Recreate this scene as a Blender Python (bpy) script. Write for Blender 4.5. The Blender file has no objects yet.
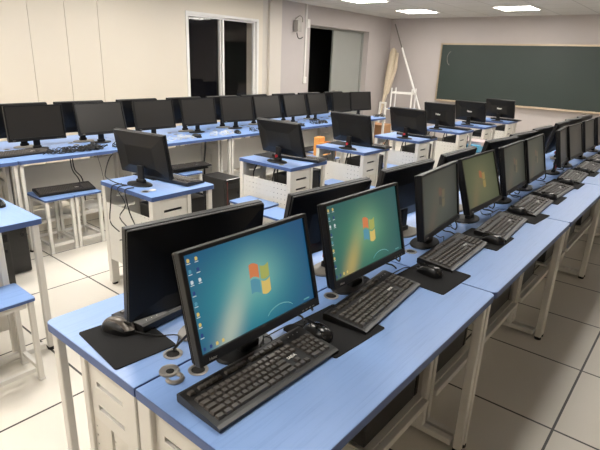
import bpy, bmesh, math, random
from mathutils import Vector, Matrix, Euler
random.seed(7)
PI = math.pi
SC = bpy.context.scene
COL = SC.collection

# ------------------------------------------------------------------ materials
def lin(c):
    return tuple(((v / 255) / 12.92 if v / 255 <= .04045 else ((v / 255 + .055) / 1.055) ** 2.4) for v in c) + (1,)

def mat(name, rgb, rough=.5, metal=0, var=.06, scale=14, bump=0, spec=.5):
    m = bpy.data.materials.new(name); m.use_nodes = True
    nt = m.node_tree; N = nt.nodes; L = nt.links
    b = N['Principled BSDF']
    b.inputs['Roughness'].default_value = rough
    b.inputs['Metallic'].default_value = metal
    b.inputs['Specular IOR Level'].default_value = spec
    tc = N.new('ShaderNodeTexCoord'); no = N.new('ShaderNodeTexNoise')
    no.inputs['Scale'].default_value = scale; no.inputs['Detail'].default_value = 3
    L.new(tc.outputs['Object'], no.inputs['Vector'])
    mx = N.new('ShaderNodeMix'); mx.data_type = 'RGBA'
    c = lin(rgb)
    mx.inputs[6].default_value = tuple(v * (1 - var) for v in c[:3]) + (1,)
    mx.inputs[7].default_value = tuple(min(1, v * (1 + var)) for v in c[:3]) + (1,)
    L.new(no.outputs['Fac'], mx.inputs[0]); L.new(mx.outputs[2], b.inputs['Base Color'])
    if bump:
        bp = N.new('ShaderNodeBump'); bp.inputs['Strength'].default_value = bump; bp.inputs['Distance'].default_value = .002
        L.new(no.outputs['Fac'], bp.inputs['Height']); L.new(bp.outputs['Normal'], b.inputs['Normal'])
    return m

def emit(name, rgb, s=1.0):
    m = bpy.data.materials.new(name); m.use_nodes = True
    nt = m.node_tree; N = nt.nodes; L = nt.links
    b = N['Principled BSDF']
    b.inputs['Base Color'].default_value = (.01, .01, .01, 1); b.inputs['Roughness'].default_value = .3
    b.inputs['Emission Color'].default_value = lin(rgb); b.inputs['Emission Strength'].default_value = s
    return m

def math_node(nt, op, a, b=None, c=None):
    n = nt.nodes.new('ShaderNodeMath'); n.operation = op
    for i, v in enumerate((a, b, c)):
        if v is None: continue
        if isinstance(v, (int, float)): n.inputs[i].default_value = v
        else: nt.links.new(v, n.inputs[i])
    return n.outputs[0]

def grid_mat(name, rgb, line_rgb, px, py, ox, oy, w, rough, fleck, fleck_scale, bump=0, spec=.5, second=None):
    m = mat(name, rgb, rough, 0, fleck, fleck_scale, 0, spec)
    nt = m.node_tree; N = nt.nodes; L = nt.links; b = N['Principled BSDF']
    src = b.inputs['Base Color'].links[0].from_socket
    tc = [n for n in N if n.type == 'TEX_COORD'][0]
    sx = N.new('ShaderNodeSeparateXYZ'); L.new(tc.outputs['Object'], sx.inputs[0])
    def line(s, p, o):
        f = math_node(nt, 'FRACT', math_node(nt, 'DIVIDE', math_node(nt, 'SUBTRACT', s, o - w / 2 + 600 * p * -1), p))
        return math_node(nt, 'LESS_THAN', f, w / p)
    k = math_node(nt, 'MAXIMUM', line(sx.outputs[0], px, ox), line(sx.outputs[1], py, oy))
    # large soft wear
    n2 = N.new('ShaderNodeTexNoise'); n2.inputs['Scale'].default_value = 1.6; n2.inputs['Detail'].default_value = 4
    L.new(tc.outputs['Object'], n2.inputs['Vector'])
    wr = N.new('ShaderNodeMix'); wr.data_type = 'RGBA'; wr.blend_type = 'MULTIPLY'
    mr = N.new('ShaderNodeMapRange'); mr.inputs[1].default_value = .35; mr.inputs[2].default_value = .75; mr.inputs[3].default_value = 0; mr.inputs[4].default_value = .35
    L.new(n2.outputs['Fac'], mr.inputs[0]); L.new(mr.outputs[0], wr.inputs[0]); L.new(src, wr.inputs[6])
    wr.inputs[7].default_value = (.86, .84, .8, 1)
    mx = N.new('ShaderNodeMix'); mx.data_type = 'RGBA'
    L.new(k, mx.inputs[0]); L.new(wr.outputs[2], mx.inputs[6]); mx.inputs[7].default_value = lin(line_rgb)
    L.new(mx.outputs[2], b.inputs['Base Color'])
    return m

def holes_mat(name, rgb, step=.04, rad=.11):
    """painted sheet steel with small round punched holes (object X/Z and Y/Z grid)"""
    m = mat(name, rgb, .45, 0, .04, 9)
    nt = m.node_tree; N = nt.nodes; L = nt.links; b = N['Principled BSDF']
    tc = [n for n in N if n.type == 'TEX_COORD'][0]
    sx = N.new('ShaderNodeSeparateXYZ'); L.new(tc.outputs['Object'], sx.inputs[0])
    h = math_node(nt, 'ADD', sx.outputs[0], sx.outputs[1])
    def cell(s):
        f = math_node(nt, 'FRACT', math_node(nt, 'ADD', math_node(nt, 'DIVIDE', s, step), 100.5))
        return math_node(nt, 'POWER', math_node(nt, 'SUBTRACT', f, .5), 2)
    d = math_node(nt, 'SQRT', math_node(nt, 'ADD', cell(h), cell(sx.outputs[2])))
    k = math_node(nt, 'LESS_THAN', d, rad)
    tr = N.new('ShaderNodeBsdfTransparent'); ms = N.new('ShaderNodeMixShader')
    L.new(k, ms.inputs[0]); L.new(b.outputs[0], ms.inputs[1]); L.new(tr.outputs[0], ms.inputs[2])
    L.new(ms.outputs[0], N['Material Output'].inputs[0])
    return m

def laminate(name, rgb):
    m = mat(name, rgb, .37, 0, .03, 6, 0, .75)
    nt = m.node_tree; N = nt.nodes; L = nt.links; b = N['Principled BSDF']
    src = b.inputs['Base Color'].links[0].from_socket
    tc = [n for n in N if n.type == 'TEX_COORD'][0]
    mp = N.new('ShaderNodeMapping'); mp.inputs['Scale'].default_value = (3.2, 95, 1)
    L.new(tc.outputs['Object'], mp.inputs[0])
    n2 = N.new('ShaderNodeTexNoise'); n2.inputs['Scale'].default_value = 1; n2.inputs['Detail'].default_value = 5; n2.inputs['Roughness'].default_value = .7
    n2.inputs['Distortion'].default_value = .6
    L.new(mp.outputs[0], n2.inputs['Vector'])
    rp = N.new('ShaderNodeMapRange'); rp.inputs[1].default_value = .5; rp.inputs[2].default_value = .72; rp.inputs[3].default_value = 0; rp.inputs[4].default_value = .5
    L.new(n2.outputs['Fac'], rp.inputs[0])
    mx = N.new('ShaderNodeMix'); mx.data_type = 'RGBA'
    L.new(rp.outputs[0], mx.inputs[0]); L.new(src, mx.inputs[6])
    mx.inputs[7].default_value = lin((int(rgb[0] * .8), int(rgb[1] * .84), int(rgb[2] * .9)))
    L.new(mx.outputs[2], b.inputs['Base Color'])
    return m

def wallpaper(name, deep, mid, glow, warm, s):
    """lit desktop picture: soft radial gradient with a pale ray, over the screen's own 0..1 box"""
    m = bpy.data.materials.new(name); m.use_nodes = True
    nt = m.node_tree; N = nt.nodes; L = nt.links; b = N['Principled BSDF']
    b.inputs['Base Color'].default_value = (.012, .012, .013, 1); b.inputs['Roughness'].default_value = .35
    tc = N.new('ShaderNodeTexCoord'); sx = N.new('ShaderNodeSeparateXYZ'); L.new(tc.outputs['Generated'], sx.inputs[0])
    x, y = sx.outputs[0], sx.outputs[2]
    def blob(cx, cy, rx, ry, p=1.0):
        a = math_node(nt, 'POWER', math_node(nt, 'DIVIDE', math_node(nt, 'SUBTRACT', x, cx), rx), 2)
        c = math_node(nt, 'POWER', math_node(nt, 'DIVIDE', math_node(nt, 'SUBTRACT', y, cy), ry), 2)
        return math_node(nt, 'POWER', 2.718, math_node(nt, 'MULTIPLY', math_node(nt, 'ADD', a, c), -p))
    def mix(f, A, B):
        n = N.new('ShaderNodeMix'); n.data_type = 'RGBA'
        L.new(f, n.inputs[0])
        for i, v in ((6, A), (7, B)):
            if isinstance(v, tuple): n.inputs[i].default_value = lin(v)
            else: L.new(v, n.inputs[i])
        return n.outputs[2]
    c = mix(blob(.42, .4, .42, .52), deep, mid)
    # ray leaning to the upper right from the lower edge
    q = math_node(nt, 'SUBTRACT', math_node(nt, 'SUBTRACT', x, .2), math_node(nt, 'MULTIPLY', y, .32))
    ray = math_node(nt, 'POWER', 2.718, math_node(nt, 'MULTIPLY', math_node(nt, 'POWER', math_node(nt, 'DIVIDE', q, .1), 2), -1))
    fade = math_node(nt, 'POWER', 2.718, math_node(nt, 'MULTIPLY', math_node(nt, 'POWER', math_node(nt, 'DIVIDE', math_node(nt, 'SUBTRACT', y, .12), .42), 2), -1))
    c = mix(math_node(nt, 'MULTIPLY', math_node(nt, 'MULTIPLY', ray, fade), .75), c, warm)
    c = mix(math_node(nt, 'MULTIPLY', blob(.52, .54, .2, .28), .5), c, glow)
    L.new(c, b.inputs['Emission Color']); b.inputs['Emission Strength'].default_value = s
    return m

M = {}
M['blue'] = laminate('blue_laminate', (126, 159, 213))
M['blue_edge'] = mat('blue_edge_band', (70, 92, 142), .5)
M['steel'] = mat('cream_painted_steel', (216, 213, 206), .42, 0, .04, 5)
M['holes'] = holes_mat('punched_cream_steel', (220, 218, 212))
M['holes_fine'] = holes_mat('punched_side_steel', (212, 208, 199), .034, .1)
M['black'] = mat('black_plastic', (22, 22, 23), .4, 0, .12, 40, 0, .3)
M['gloss'] = mat('black_gloss_plastic', (17, 17, 18), .16, 0, .1, 30)
M['back'] = mat('black_textured_back', (19, 19, 20), .36, 0, .12, 120, .15, .35)
M['key'] = mat('charcoal_keycaps', (76, 72, 69), .4, 0, .12, 60)
M['kbody'] = mat('keyboard_black', (27, 26, 26), .36, 0, .1, 40)
M['pad'] = mat('mouse_pad_cloth', (30, 30, 31), .85, 0, .15, 400, .2, .2)
M['silver'] = mat('grey_metal', (168, 165, 160), .34, .75, .05, 30)
M['grey'] = mat('grey_plastic', (120, 116, 110), .4, 0, .06, 30)
M['bronze'] = mat('bronze_grey_mouse', (84, 77, 70), .3, .35, .06, 40)
M['red'] = mat('red_plastic', (170, 28, 44), .4)
M['white'] = mat('white_paint', (232, 230, 226), .45)
M['whitep'] = mat('white_plastic', (222, 220, 216), .4)
M['rubber'] = mat('black_rubber', (20, 19, 18), .7)
M['screen_off'] = mat('dark_screen_glass', (38, 36, 34), .3, 0, .04, 3)
M['cable'] = mat('black_cable', (22, 22, 22), .5)
M['wcable'] = mat('white_cable', (205, 205, 205), .5)
M['tower'] = mat('computer_case_black', (34, 33, 33), .4, 0, .1, 50)
M['dark'] = mat('hole_shade', (14, 13, 12), .8)  # shade inside small holes, as a flat colour
M['led'] = mat('red_stripe', (84, 26, 24), .4)
M['carton'] = mat('brown_cardboard', (164, 122, 84), .8, 0, .08, 30)
M['orange'] = mat('orange_wood', (226, 158, 84), .55, 0, .1, 20)
M['cyan'] = mat('cyan_print', (92, 172, 214), .5)
M['pink'] = mat('pale_pink_card', (206, 186, 186), .55)
M['wrap'] = mat('beige_cloth', (196, 182, 160), .85, 0, .14, 26, .4)
M['board'] = mat('green_chalkboard', (42, 54, 50), .5, 0, .1, 2.2)
M['boardframe'] = mat('champagne_aluminium', (188, 172, 150), .32, .55, .05, 8)
M['beige'] = mat('cream_wall_panel', (219, 210, 194), .55, 0, .02, 3)
M['pilaster'] = mat('pale_pilaster', (208, 201, 191), .6, 0, .02, 3)
M['plaster'] = mat('grey_plaster', (184, 177, 175), .75, 0, .03, 5)
M['doorgrey'] = mat('door_grey', (150, 152, 148), .5, 0, .03, 5)
M['plain'] = mat('side_wall_paint', (206, 196, 182), .75, 0, .03, 4)
M['seam'] = mat('wall_seam', (120, 110, 94), .8)
M['floor'] = grid_mat('raised_floor_tiles', (218, 213, 203), (44, 40, 36), .602, .611, -.236, .97, .011, .34, .07, 260)
M['ceil'] = grid_mat('ceiling_tiles', (204, 203, 202), (160, 158, 156), .6, .6, -4.25, 8.45, .012, .8, .05, 90)
M['lamp'] = emit('lit_diffuser', (255, 249, 240), 27.0)
M['lamp_fill'] = emit('added_fill_diffuser', (255, 249, 240), 17.0)  # glow of the added fill panels
M['wp_blue'] = wallpaper('desktop_blue', (24, 82, 132), (44, 158, 168), (170, 225, 200), (214, 222, 200), .66)
M['wp_green'] = wallpaper('desktop_green', (44, 92, 96), (58, 132, 104), (150, 200, 150), (206, 178, 104), .72)
M['wp_dim'] = wallpaper('desktop_dim_oblique', (72, 76, 68), (92, 98, 82), (110, 110, 92), (120, 104, 84), .47)  # washout of the slanting view put into the picture colours
M['wp_grey'] = wallpaper('desktop_greyed_oblique', (70, 70, 64), (84, 84, 76), (90, 88, 78), (92, 86, 78), .34)  # grazing reflection and washout put into a grey glow
M['wp_olive'] = wallpaper('desktop_olive_oblique', (84, 92, 66), (108, 114, 80), (130, 128, 88), (136, 120, 88), .58)  # slant-view washout put into the colours, olive and brighter
for nm, c in (('r', (240, 142, 88)), ('g', (190, 196, 104)), ('b', (96, 168, 190)), ('y', (246, 214, 120)), ('w', (240, 246, 246)), ('db', (40, 70, 140)), ('dr', (112, 80, 62)), ('dy', (116, 106, 76)), ('arc', (120, 190, 190)), ('dro', (176, 104, 62)), ('dyo', (170, 146, 84))):
    M['e_' + nm] = emit('icon_glow_' + nm, c, .62)

# ------------------------------------------------------------------ mesh builder
class MB:
    def __init__(s): s.bm = bmesh.new(); s.mi = 0
    def _mat(s, faces):
        for f in faces: f.material_index = s.mi
    def box(s, x0, x1, y0, y1, z0, z1, bev=0, seg=2, mtx=None):
        r = bmesh.ops.create_cube(s.bm, size=1)
        vs = r['verts']
        T = Matrix.Translation(((x0 + x1) / 2, (y0 + y1) / 2, (z0 + z1) / 2)) @ Matrix.Diagonal((abs(x1 - x0), abs(y1 - y0), abs(z1 - z0), 1))
        if mtx is not None: T = mtx @ T
        bmesh.ops.transform(s.bm, matrix=T, verts=vs)
        fs = set(f for v in vs for f in v.link_faces); s._mat(fs)
        if bev:
            es = list(set(e for v in vs for e in v.link_edges))
            r = bmesh.ops.bevel(s.bm, geom=es, offset=bev, segments=seg, profile=.5, affect='EDGES')
            s._mat(r['faces'])
        return s
    def cyl(s, c, r, h, n=24, axis='Z', r2=None, mtx=None):
        rot = {'Z': Matrix.Identity(4), 'X': Matrix.Rotation(PI / 2, 4, 'Y'), 'Y': Matrix.Rotation(-PI / 2, 4, 'X')}[axis]
        T = Matrix.Translation(c) @ rot
        if mtx is not None: T = mtx @ T
        q = bmesh.ops.create_cone(s.bm, cap_ends=True, segments=n, radius1=r, radius2=r if r2 is None else r2, depth=h, matrix=T)
        s._mat(set(f for v in q['verts'] for f in v.link_faces)); return s
    def poly(s, pts, h, axis=2, mtx=None):
        """extrude a flat outline (list of 2-tuples) from 0 to h along an axis; axis=2: xy outline, axis=1: xz outline"""
        def P(a, b, t): return Vector((a, b, t)) if axis == 2 else (Vector((a, t, b)) if axis == 1 else Vector((t, a, b)))
        lo, hi = (h if isinstance(h, tuple) else (0, h))
        A = [P(a, b, lo) for a, b in pts]; B = [P(a, b, hi) for a, b in pts]
        if mtx is not None: A = [mtx @ v for v in A]; B = [mtx @ v for v in B]
        va = [s.bm.verts.new(v) for v in A]; vb = [s.bm.verts.new(v) for v in B]
        fs = [s.bm.faces.new(va), s.bm.faces.new(vb[::-1])]
        n = len(pts)
        for i in range(n): fs.append(s.bm.faces.new((va[i], vb[i], vb[(i + 1) % n], va[(i + 1) % n])))
        s._mat(fs); return s
    def tube(s, pts, r, n=6, smooth=4):
        P = [Vector(p) for p in pts]
        if smooth and len(P) > 2:
            Q = []
            for i in range(len(P) - 1):
                a, b, c, d = P[max(i - 1, 0)], P[i], P[i + 1], P[min(i + 2, len(P) - 1)]
                for k in range(smooth):
                    t = k / smooth
                    Q.append(.5 * ((2 * b) + (c - a) * t + (2 * a - 5 * b + 4 * c - d) * t * t + (3 * b - a - 3 * c + d) * t ** 3))
            Q.append(P[-1]); P = Q
        rings = []; up = Vector((0, 0, 1))
        for i, p in enumerate(P):
            t = (P[min(i + 1, len(P) - 1)] - P[max(i - 1, 0)])
            if t.length < 1e-7: t = Vector((1, 0, 0))
            t.normalize()
            u = t.cross(up)
            if u.length < .05: u = t.cross(Vector((0, 1, 0)))
            u.normalize(); v = u.cross(t)
            rr = r[i * (len(r) - 1) // max(1, len(P) - 1)] if isinstance(r, (list, tuple)) else r
            rings.append([s.bm.verts.new(p + (u * math.cos(a) + v * math.sin(a)) * rr) for a in [2 * PI * k / n for k in range(n)]])
        fs = []
        for A, B in zip(rings, rings[1:]):
            for k in range(n): fs.append(s.bm.faces.new((A[k], A[(k + 1) % n], B[(k + 1) % n], B[k])))
        fs.append(s.bm.faces.new(rings[0][::-1])); fs.append(s.bm.faces.new(rings[-1]))
        s._mat(fs); return s
    def lathe(s, prof, n=24, c=(0, 0, 0)):
        rings = []
        for r, z in prof:
            rings.append([s.bm.verts.new((c[0] + r * math.cos(2 * PI * k / n), c[1] + r * math.sin(2 * PI * k / n), c[2] + z)) for k in range(n)])
        fs = []
        for A, B in zip(rings, rings[1:]):
            for k in range(n): fs.append(s.bm.faces.new((A[k], A[(k + 1) % n], B[(k + 1) % n], B[k])))
        fs.append(s.bm.faces.new(rings[0][::-1])); fs.append(s.bm.faces.new(rings[-1])); s._mat(fs); return s
    def build(s, name, mats, parent=None, smooth=False):
        bmesh.ops.recalc_face_normals(s.bm, faces=s.bm.faces)
        me = bpy.data.meshes.new(name); s.bm.to_mesh(me); s.bm.free()
        for m in (mats if isinstance(mats, (list, tuple)) else [mats]): me.materials.append(m)
        if smooth:
            for p in me.polygons: p.use_smooth = True
            try: me.set_sharp_from_angle(angle=math.radians(35))
            except Exception: pass
        o = bpy.data.objects.new(name, me); COL.objects.link(o)
        if parent is not None: o.parent = parent
        return o

def thing(name, label, cat, loc=(0, 0, 0), rz=0, group=None):
    o = bpy.data.objects.new(name, None); COL.objects.link(o)
    o.location = loc; o.rotation_euler = (0, 0, rz); o.empty_display_size = .1
    return tag(o, label, cat, group)
def tag(o, label, cat, group=None):
    o['label'] = label; o['category'] = cat
    if group: o['group'] = group
    return o
def struct(o): o['kind'] = 'structure'; return o
def tree_copy(o, parent=None):
    c = o.copy(); COL.objects.link(c)
    if parent is not None: c.parent = parent
    for ch in list(o.children): tree_copy(ch, c)
    return c
def dup(proto, loc, rz, label):
    c = tree_copy(proto); c.location = loc; c.rotation_euler = (0, 0, rz); c['label'] = label
    return c
class Kind:
    """first use places the prototype itself, later uses copy it"""
    def __init__(s, root): s.root = root; s.used = False
    def put(s, loc, rz, label, group=None):
        if not s.used: s.used = True; o = s.root; o.location = loc; o.rotation_euler = (0, 0, rz); o['label'] = label
        else: o = dup(s.root, loc, rz, label)
        if group: o['group'] = group
        return o
def text_mesh(name, txt, size, mtx, material, parent, thick=.0004, bold=0):
    cu = bpy.data.curves.new(name, 'FONT'); cu.body = txt; cu.size = size; cu.align_x = 'CENTER'; cu.align_y = 'CENTER'; cu.extrude = thick; cu.offset = bold
    cu.resolution_u = 2
    t = bpy.data.objects.new(name, cu); COL.objects.link(t)
    dg = bpy.context.evaluated_depsgraph_get(); dg.update()
    me = bpy.data.meshes.new_from_object(t.evaluated_get(dg))
    bpy.data.objects.remove(t); bpy.data.curves.remove(cu)
    me.transform(mtx); me.materials.clear(); me.materials.append(material)
    o = bpy.data.objects.new(name, me); COL.objects.link(o); o.parent = parent
    return o
ORD = ['first', 'second', 'third', 'fourth', 'fifth', 'sixth', 'seventh', 'eighth', 'ninth', 'tenth', 'eleventh', 'twelfth']

# ------------------------------------------------------------------ camera (solved from the vanishing points)
F = 491.686; CAM = Vector((0, 0, 1.56))
cx, cy = 300, 225
def dirn(p): return Vector((p[0] - cx, p[1] - cy, F)).normalized()
Yc = dirn((725, 77)); Xc = -dirn((-335, 35)); Zc = Xc.cross(Yc)
Rw = Matrix((Xc, Yc, Zc))            # image frame -> room frame
cd = bpy.data.cameras.new('camera'); cam = bpy.data.objects.new('camera', cd); COL.objects.link(cam)
right = Rw @ Vector((1, 0, 0)); up = Rw @ Vector((0, -1, 0)); back = Rw @ Vector((0, 0, -1))
mw = Matrix((right, up, back)).transposed().to_4x4(); mw.translation = CAM
cam.matrix_world = mw
cd.sensor_fit = 'HORIZONTAL'; cd.sensor_width = 36; cd.lens = F / 600 * 36; cd.clip_start = .02; cd.clip_end = 100
SC.camera = cam

# ------------------------------------------------------------------ the room
XL, XR, YF, YB, HC = -5.83, 2.3, 10.1, -2.6, 2.48
struct(MB().box(XL - .3, XR + .1, YB - .1, YF + .1, -.1, 0).build('floor', M['floor']))
struct(MB().box(XL - .3, XR + .1, YB - .1, YF + .1, HC, HC + .1).build('ceiling', M['ceil']))
struct(MB().box(XL - .3, XR + .1, YF, YF + .1, 0, HC).build('wall_front', M['plaster']))
struct(MB().box(XL - .3, XR + .1, YB - .1, YB, 0, HC).build('wall_back', M['plain']))
struct(MB().box(XR, XR + .1, YB, YF, 0, HC).build('wall_right', M['plain']))
WY0, WY1, WZ0, WZ1 = 4.56, 5.98, .85, 2.14
wl = MB()
seams = [YB, -.3, .1, .5, .9, 1.3, 1.7, 2.1, 2.495, 2.895, 3.29, WY0]
for a, b in zip(seams, seams[1:]): wl.box(XL - .12, XL, a + (.0025 if a > YB else 0), b - (.0025 if b < WY0 else 0), 0, HC)
wl.box(XL - .12, XL, WY0, WY1, 0, WZ0).box(XL - .12, XL, WY0, WY1, WZ1, HC).box(XL - .12, XL, WY1, 6.08, 0, HC).box(XL - .26, XL - .12, WY1, 6.08, 0, HC)
wl.mi = 1; wl.box(XL - .16, XL - .06, YB, WY0 - .1, 0, HC)
struct(wl.build('wall_left', [M['beige'], M['seam']]))
struct(MB().box(XL - .12, XL - .02, 6.08, 6.22, 0, HC).box(XL - .12, XL + .03, 6.22, 6.5, 0, HC).build('trim_1', M['pilaster']))
DY0, DY1, DZ = 7.29, 9.23, 2.16
w2 = MB().box(XL - .24, XL, 6.5, DY0, 0, HC).box(XL - .24, XL, DY0, DY1, DZ, HC).box(XL - .24, XL, DY1, YF, 0, HC)
o = w2.build('wall_left', M['plaster']); o.name = 'wall_left_rear'; struct(o)
# window
wf = MB(); x0, x1 = XL - .1, XL + .012
t = .036
wf.box(x0, x1, WY0, WY0 + t, WZ0, WZ1).box(x0, x1, WY1 - t, WY1, WZ0, WZ1).box(x0, x1, WY0 + t, WY1 - t, WZ1 - t, WZ1).box(x0, x1, WY0 + t, WY1 - t, WZ0, WZ0 + t)
win = struct(wf.build('window_1', M['white']))
for a, b, dx in ((WY0 + t, 5.27, -.03), (5.21, WY1 - t, -.06)):
    sm = MB(); s_ = .026
    sm.box(XL + dx - .02, XL + dx + .02, a, a + s_, WZ0 + t, WZ1 - t).box(XL + dx - .02, XL + dx + .02, b - s_, b, WZ0 + t, WZ1 - t)
    sm.box(XL + dx - .02, XL + dx + .02, a + s_, b - s_, WZ1 - t - s_, WZ1 - t).box(XL + dx - .02, XL + dx + .02, a + s_, b - s_, WZ0 + t, WZ0 + t + s_)
    fr = sm.build('window_sash', M['white'], win)
    gm = bpy.data.materials.get('window_glass')
    if gm is None:
        gm = bpy.data.materials.new('window_glass'); gm.use_nodes = True; nt = gm.node_tree
        g = nt.nodes.new('ShaderNodeBsdfGlossy'); g.inputs['Roughness'].default_value = .03
        tr = nt.nodes.new('ShaderNodeBsdfTransparent'); fz = nt.nodes.new('ShaderNodeLayerWeight'); fz.inputs[0].default_value = .5
        ms = nt.nodes.new('ShaderNodeMixShader')
        nt.links.new(math_node(nt, 'MULTIPLY_ADD', math_node(nt, 'POWER', fz.outputs[1], 5), .9, .04), ms.inputs[0]); nt.links.new(tr.outputs[0], ms.inputs[1]); nt.links.new(g.outputs[0], ms.inputs[2])
        nt.links.new(ms.outputs[0], nt.nodes['Material Output'].inputs[0])
    MB().box(XL + dx - .003, XL + dx + .003, a + s_, b - s_, WZ0 + t + s_, WZ1 - t - s_).build('window_glass', gm, fr)
MB().box(XL - .04, XL - .005, 5.22, 5.235, 1.35, 1.47, .003).build('window_latch', M['white'], win)
# the dark porch pier seen through the panes
struct(MB().box(XL - .9, XL - .75, 6.9, 7.05, 0, HC).build('exterior_pier', M['pilaster']))
# door opening with one grey leaf
dl = MB().box(XL - .2, XL - .16, 8.215, DY1 - .03, .01, DZ - .03, .004)
door = struct(dl.build('door_1', M['doorgrey']))
MB().cyl((XL - .145, 8.29, 1.0), .012, .05, 12, 'X').box(XL - .125, XL - .105, 8.28, 8.4, .99, 1.015, .004).build('door_handle', M['silver'], door)
struct(MB().box(XL - .22, XL - .12, DY1 - .03, DY1, 0, DZ).box(XL - .22, XL - .12, DY0, DY0 + .03, 0, DZ).box(XL - .22, XL - .12, DY0, DY1, DZ - .03, DZ).build('trim_2', M['doorgrey']))
struct(MB().box(XL - 1.6, XL - .3, 6.6, YF, -.1, 0).box(XL - 1.7, XL - 1.6, 6.6, YF, -.1, HC).box(XL - 1.6, XL - .24, 6.5, 6.6, -.1, HC).box(XL - 1.6, XL - .24, YF, YF + .1, -.1, HC).box(XL - 1.7, XL - .24, 6.5, YF, HC, HC + .1).build('wall_corridor', mat('corridor_painted_unlit', (60, 60, 58), .9)))  # darkness of the unlit corridor is painted into its colour
# skirting of the grey walls
struct(MB().box(XL, XL + .012, 6.5, DY0, 0, .1).box(XL, XL + .012, DY1, YF, 0, .1).build('baseboard_left', M['grey']))
struct(MB().box(XL, XR, YF - .012, YF, 0, .1).build('baseboard_front', M['grey']))
# trunking, sockets
tr = thing('cable_trunking', 'slim white cable trunking running down the grey wall beside the doorway', 'trunking', (XL, 7.16, 0))
MB().box(0, .018, -.02, .02, 1.28, HC, .003).build('channel', M['whitep'], tr)
MB().box(0, .03, -.045, .045, 1.17, 1.28, .006).build('socket_box', M['whitep'], tr)
MB().box(0, .035, .0, .085, 2.1, 2.24, .006).build('junction_box', M['whitep'], tr)
br = thing('wall_bracket', 'grey metal equipment bracket with a dangling cable high on the grey wall', 'bracket', (XL, 6.93, 2.12))
MB().box(0, .012, -.06, .11, -.1, .12, .003).build('mounting_plate', M['silver'], br)
MB().box(.012, .12, -.12, -.08, -.1, .08, .006).build('side_box', M['silver'], br)
MB().box(.012, .1, -.06, .0, -.06, .02, .006).build('clamp', M['silver'], br)
MB().tube([(.03, -.08, .1), (.06, -.02, .15), (.05, .07, .13), (.03, .1, .06)], .007).build('arm', M['grey'], br, True)
MB().tube([(.08, -.1, -.12), (.07, -.06, -.19), (.05, .03, -.21), (.02, .13, -.18)], .008).build('cable', M['cable'], br, True)

# ceiling lamps
lm = thing('ceiling_light', '', 'ceiling light', group='square ceiling light panels')
f = MB(); e = .3; k = .02
f.box(-e, e, -e, -e + k, -.012, .0).box(-e, e, e - k, e, -.012, 0).box(-e, -e + k, -e + k, e - k, -.012, 0).box(e - k, e, -e + k, e - k, -.012, 0)
f.build('frame', M['white'], lm)
MB().box(-e + k, e - k, -e + k, e - k, -.008, -.001).build('diffuser', M['lamp'], lm)
LK = Kind(lm)
RN = {8.75: 'beside the blackboard wall', 6.97: 'in the second line from the blackboard'}
lm2 = thing('ceiling_light', '', 'ceiling light', group='added dim fill light panels')  # unseen weaker panels, added to lift the light on the lit-monitor side
f = MB()
f.box(-e, e, -e, -e + k, -.012, .0).box(-e, e, e - k, e, -.012, 0).box(-e, -e + k, -e + k, e - k, -.012, 0).box(e - k, e, -e + k, e - k, -.012, 0)
f.build('frame', M['white'], lm2)
MB().box(-e + k, e - k, -e + k, e - k, -.008, -.001).build('diffuser', M['lamp_fill'], lm2)
LK2 = Kind(lm2)
for y in (8.75, 6.97, 5.15, 3.35, 1.55, -.25): LK2.put((-1.05, y, HC - .001), 0, 'added dim fill panel in the tiled ceiling beyond the picture')
for x in (-4.55, -2.8):
    for y in (8.75, 6.97, 5.15, 3.35, 1.55, -.25, -1.9):
        if x == -4.55: lab = {8.75: 'square lit ceiling panel in front of the white pole corner', 6.97: 'square lit ceiling panel nearest the open doorway, cut by the picture top'}.get(y)
        elif x == -2.8 and y == 8.75: lab = 'square lit ceiling panel above the blackboard'
        else: lab = None
        LK.put((x, y, HC - .001), 0, lab or 'square lit panel set in the tiled ceiling beyond the picture')

# blackboard
bb = thing('blackboard', 'long dark green blackboard in a thin champagne frame on the front wall', 'blackboard', (-2.55, YF, 0))
BX0, BX1, BZ0, BZ1 = -2.06, 2.06, .865, 2.0
MB().box(BX0 + .02, BX1 - .02, -.035, -.002, BZ0 + .02, BZ1 - .02).build('writing_surface', M['board'], bb)
fr = MB(); w = .032
fr.box(BX0, BX1, -.05, -.001, BZ1 - w, BZ1, .004).box(BX0, BX1, -.05, -.001, BZ0, BZ0 + w, .004)
fr.box(BX0, BX0 + w, -.05, -.001, BZ0, BZ1, .004).box(BX1 - w, BX1, -.05, -.001, BZ0, BZ1, .004)
fr.build('frame', M['boardframe'], bb)
MB().box(BX0 + .05, BX1 - .05, -.1, -.05, BZ0 + .0, BZ0 + .014, .004).build('chalk_ledge', M['boardframe'], bb)
MB().tube([(BX0 + .22, -.037, 1.84), (BX0 + .175, -.037, 1.78), (BX0 + .165, -.037, 1.70), (BX0 + .185, -.037, 1.62), (BX0 + .225, -.037, 1.58)], .006).build('crescent_mark', M['grey'], bb, True)

# ------------------------------------------------------------------ desks
def rounded_outline(x0, x1, y0, y1, r, n=5, corners=(1, 1, 1, 1)):
    pts = []
    for (cx_, cy_, a0, on) in ((x1 - r, y1 - r, 0, corners[0]), (x0 + r, y1 - r, 90, corners[1]), (x0 + r, y0 + r, 180, corners[2]), (x1 - r, y0 + r, 270, corners[3])):
        if on:
            for i in range(n + 1):
                a = math.radians(a0 + 90 * i / n); pts.append((cx_ + r * math.cos(a), cy_ + r * math.sin(a)))
        else:
            sx = 1 if cx_ > (x0 + x1) / 2 else -1; sy = 1 if cy_ > (y0 + y1) / 2 else -1
            pts.append((cx_ + sx * r, cy_ + sy * r))
    return pts

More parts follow.
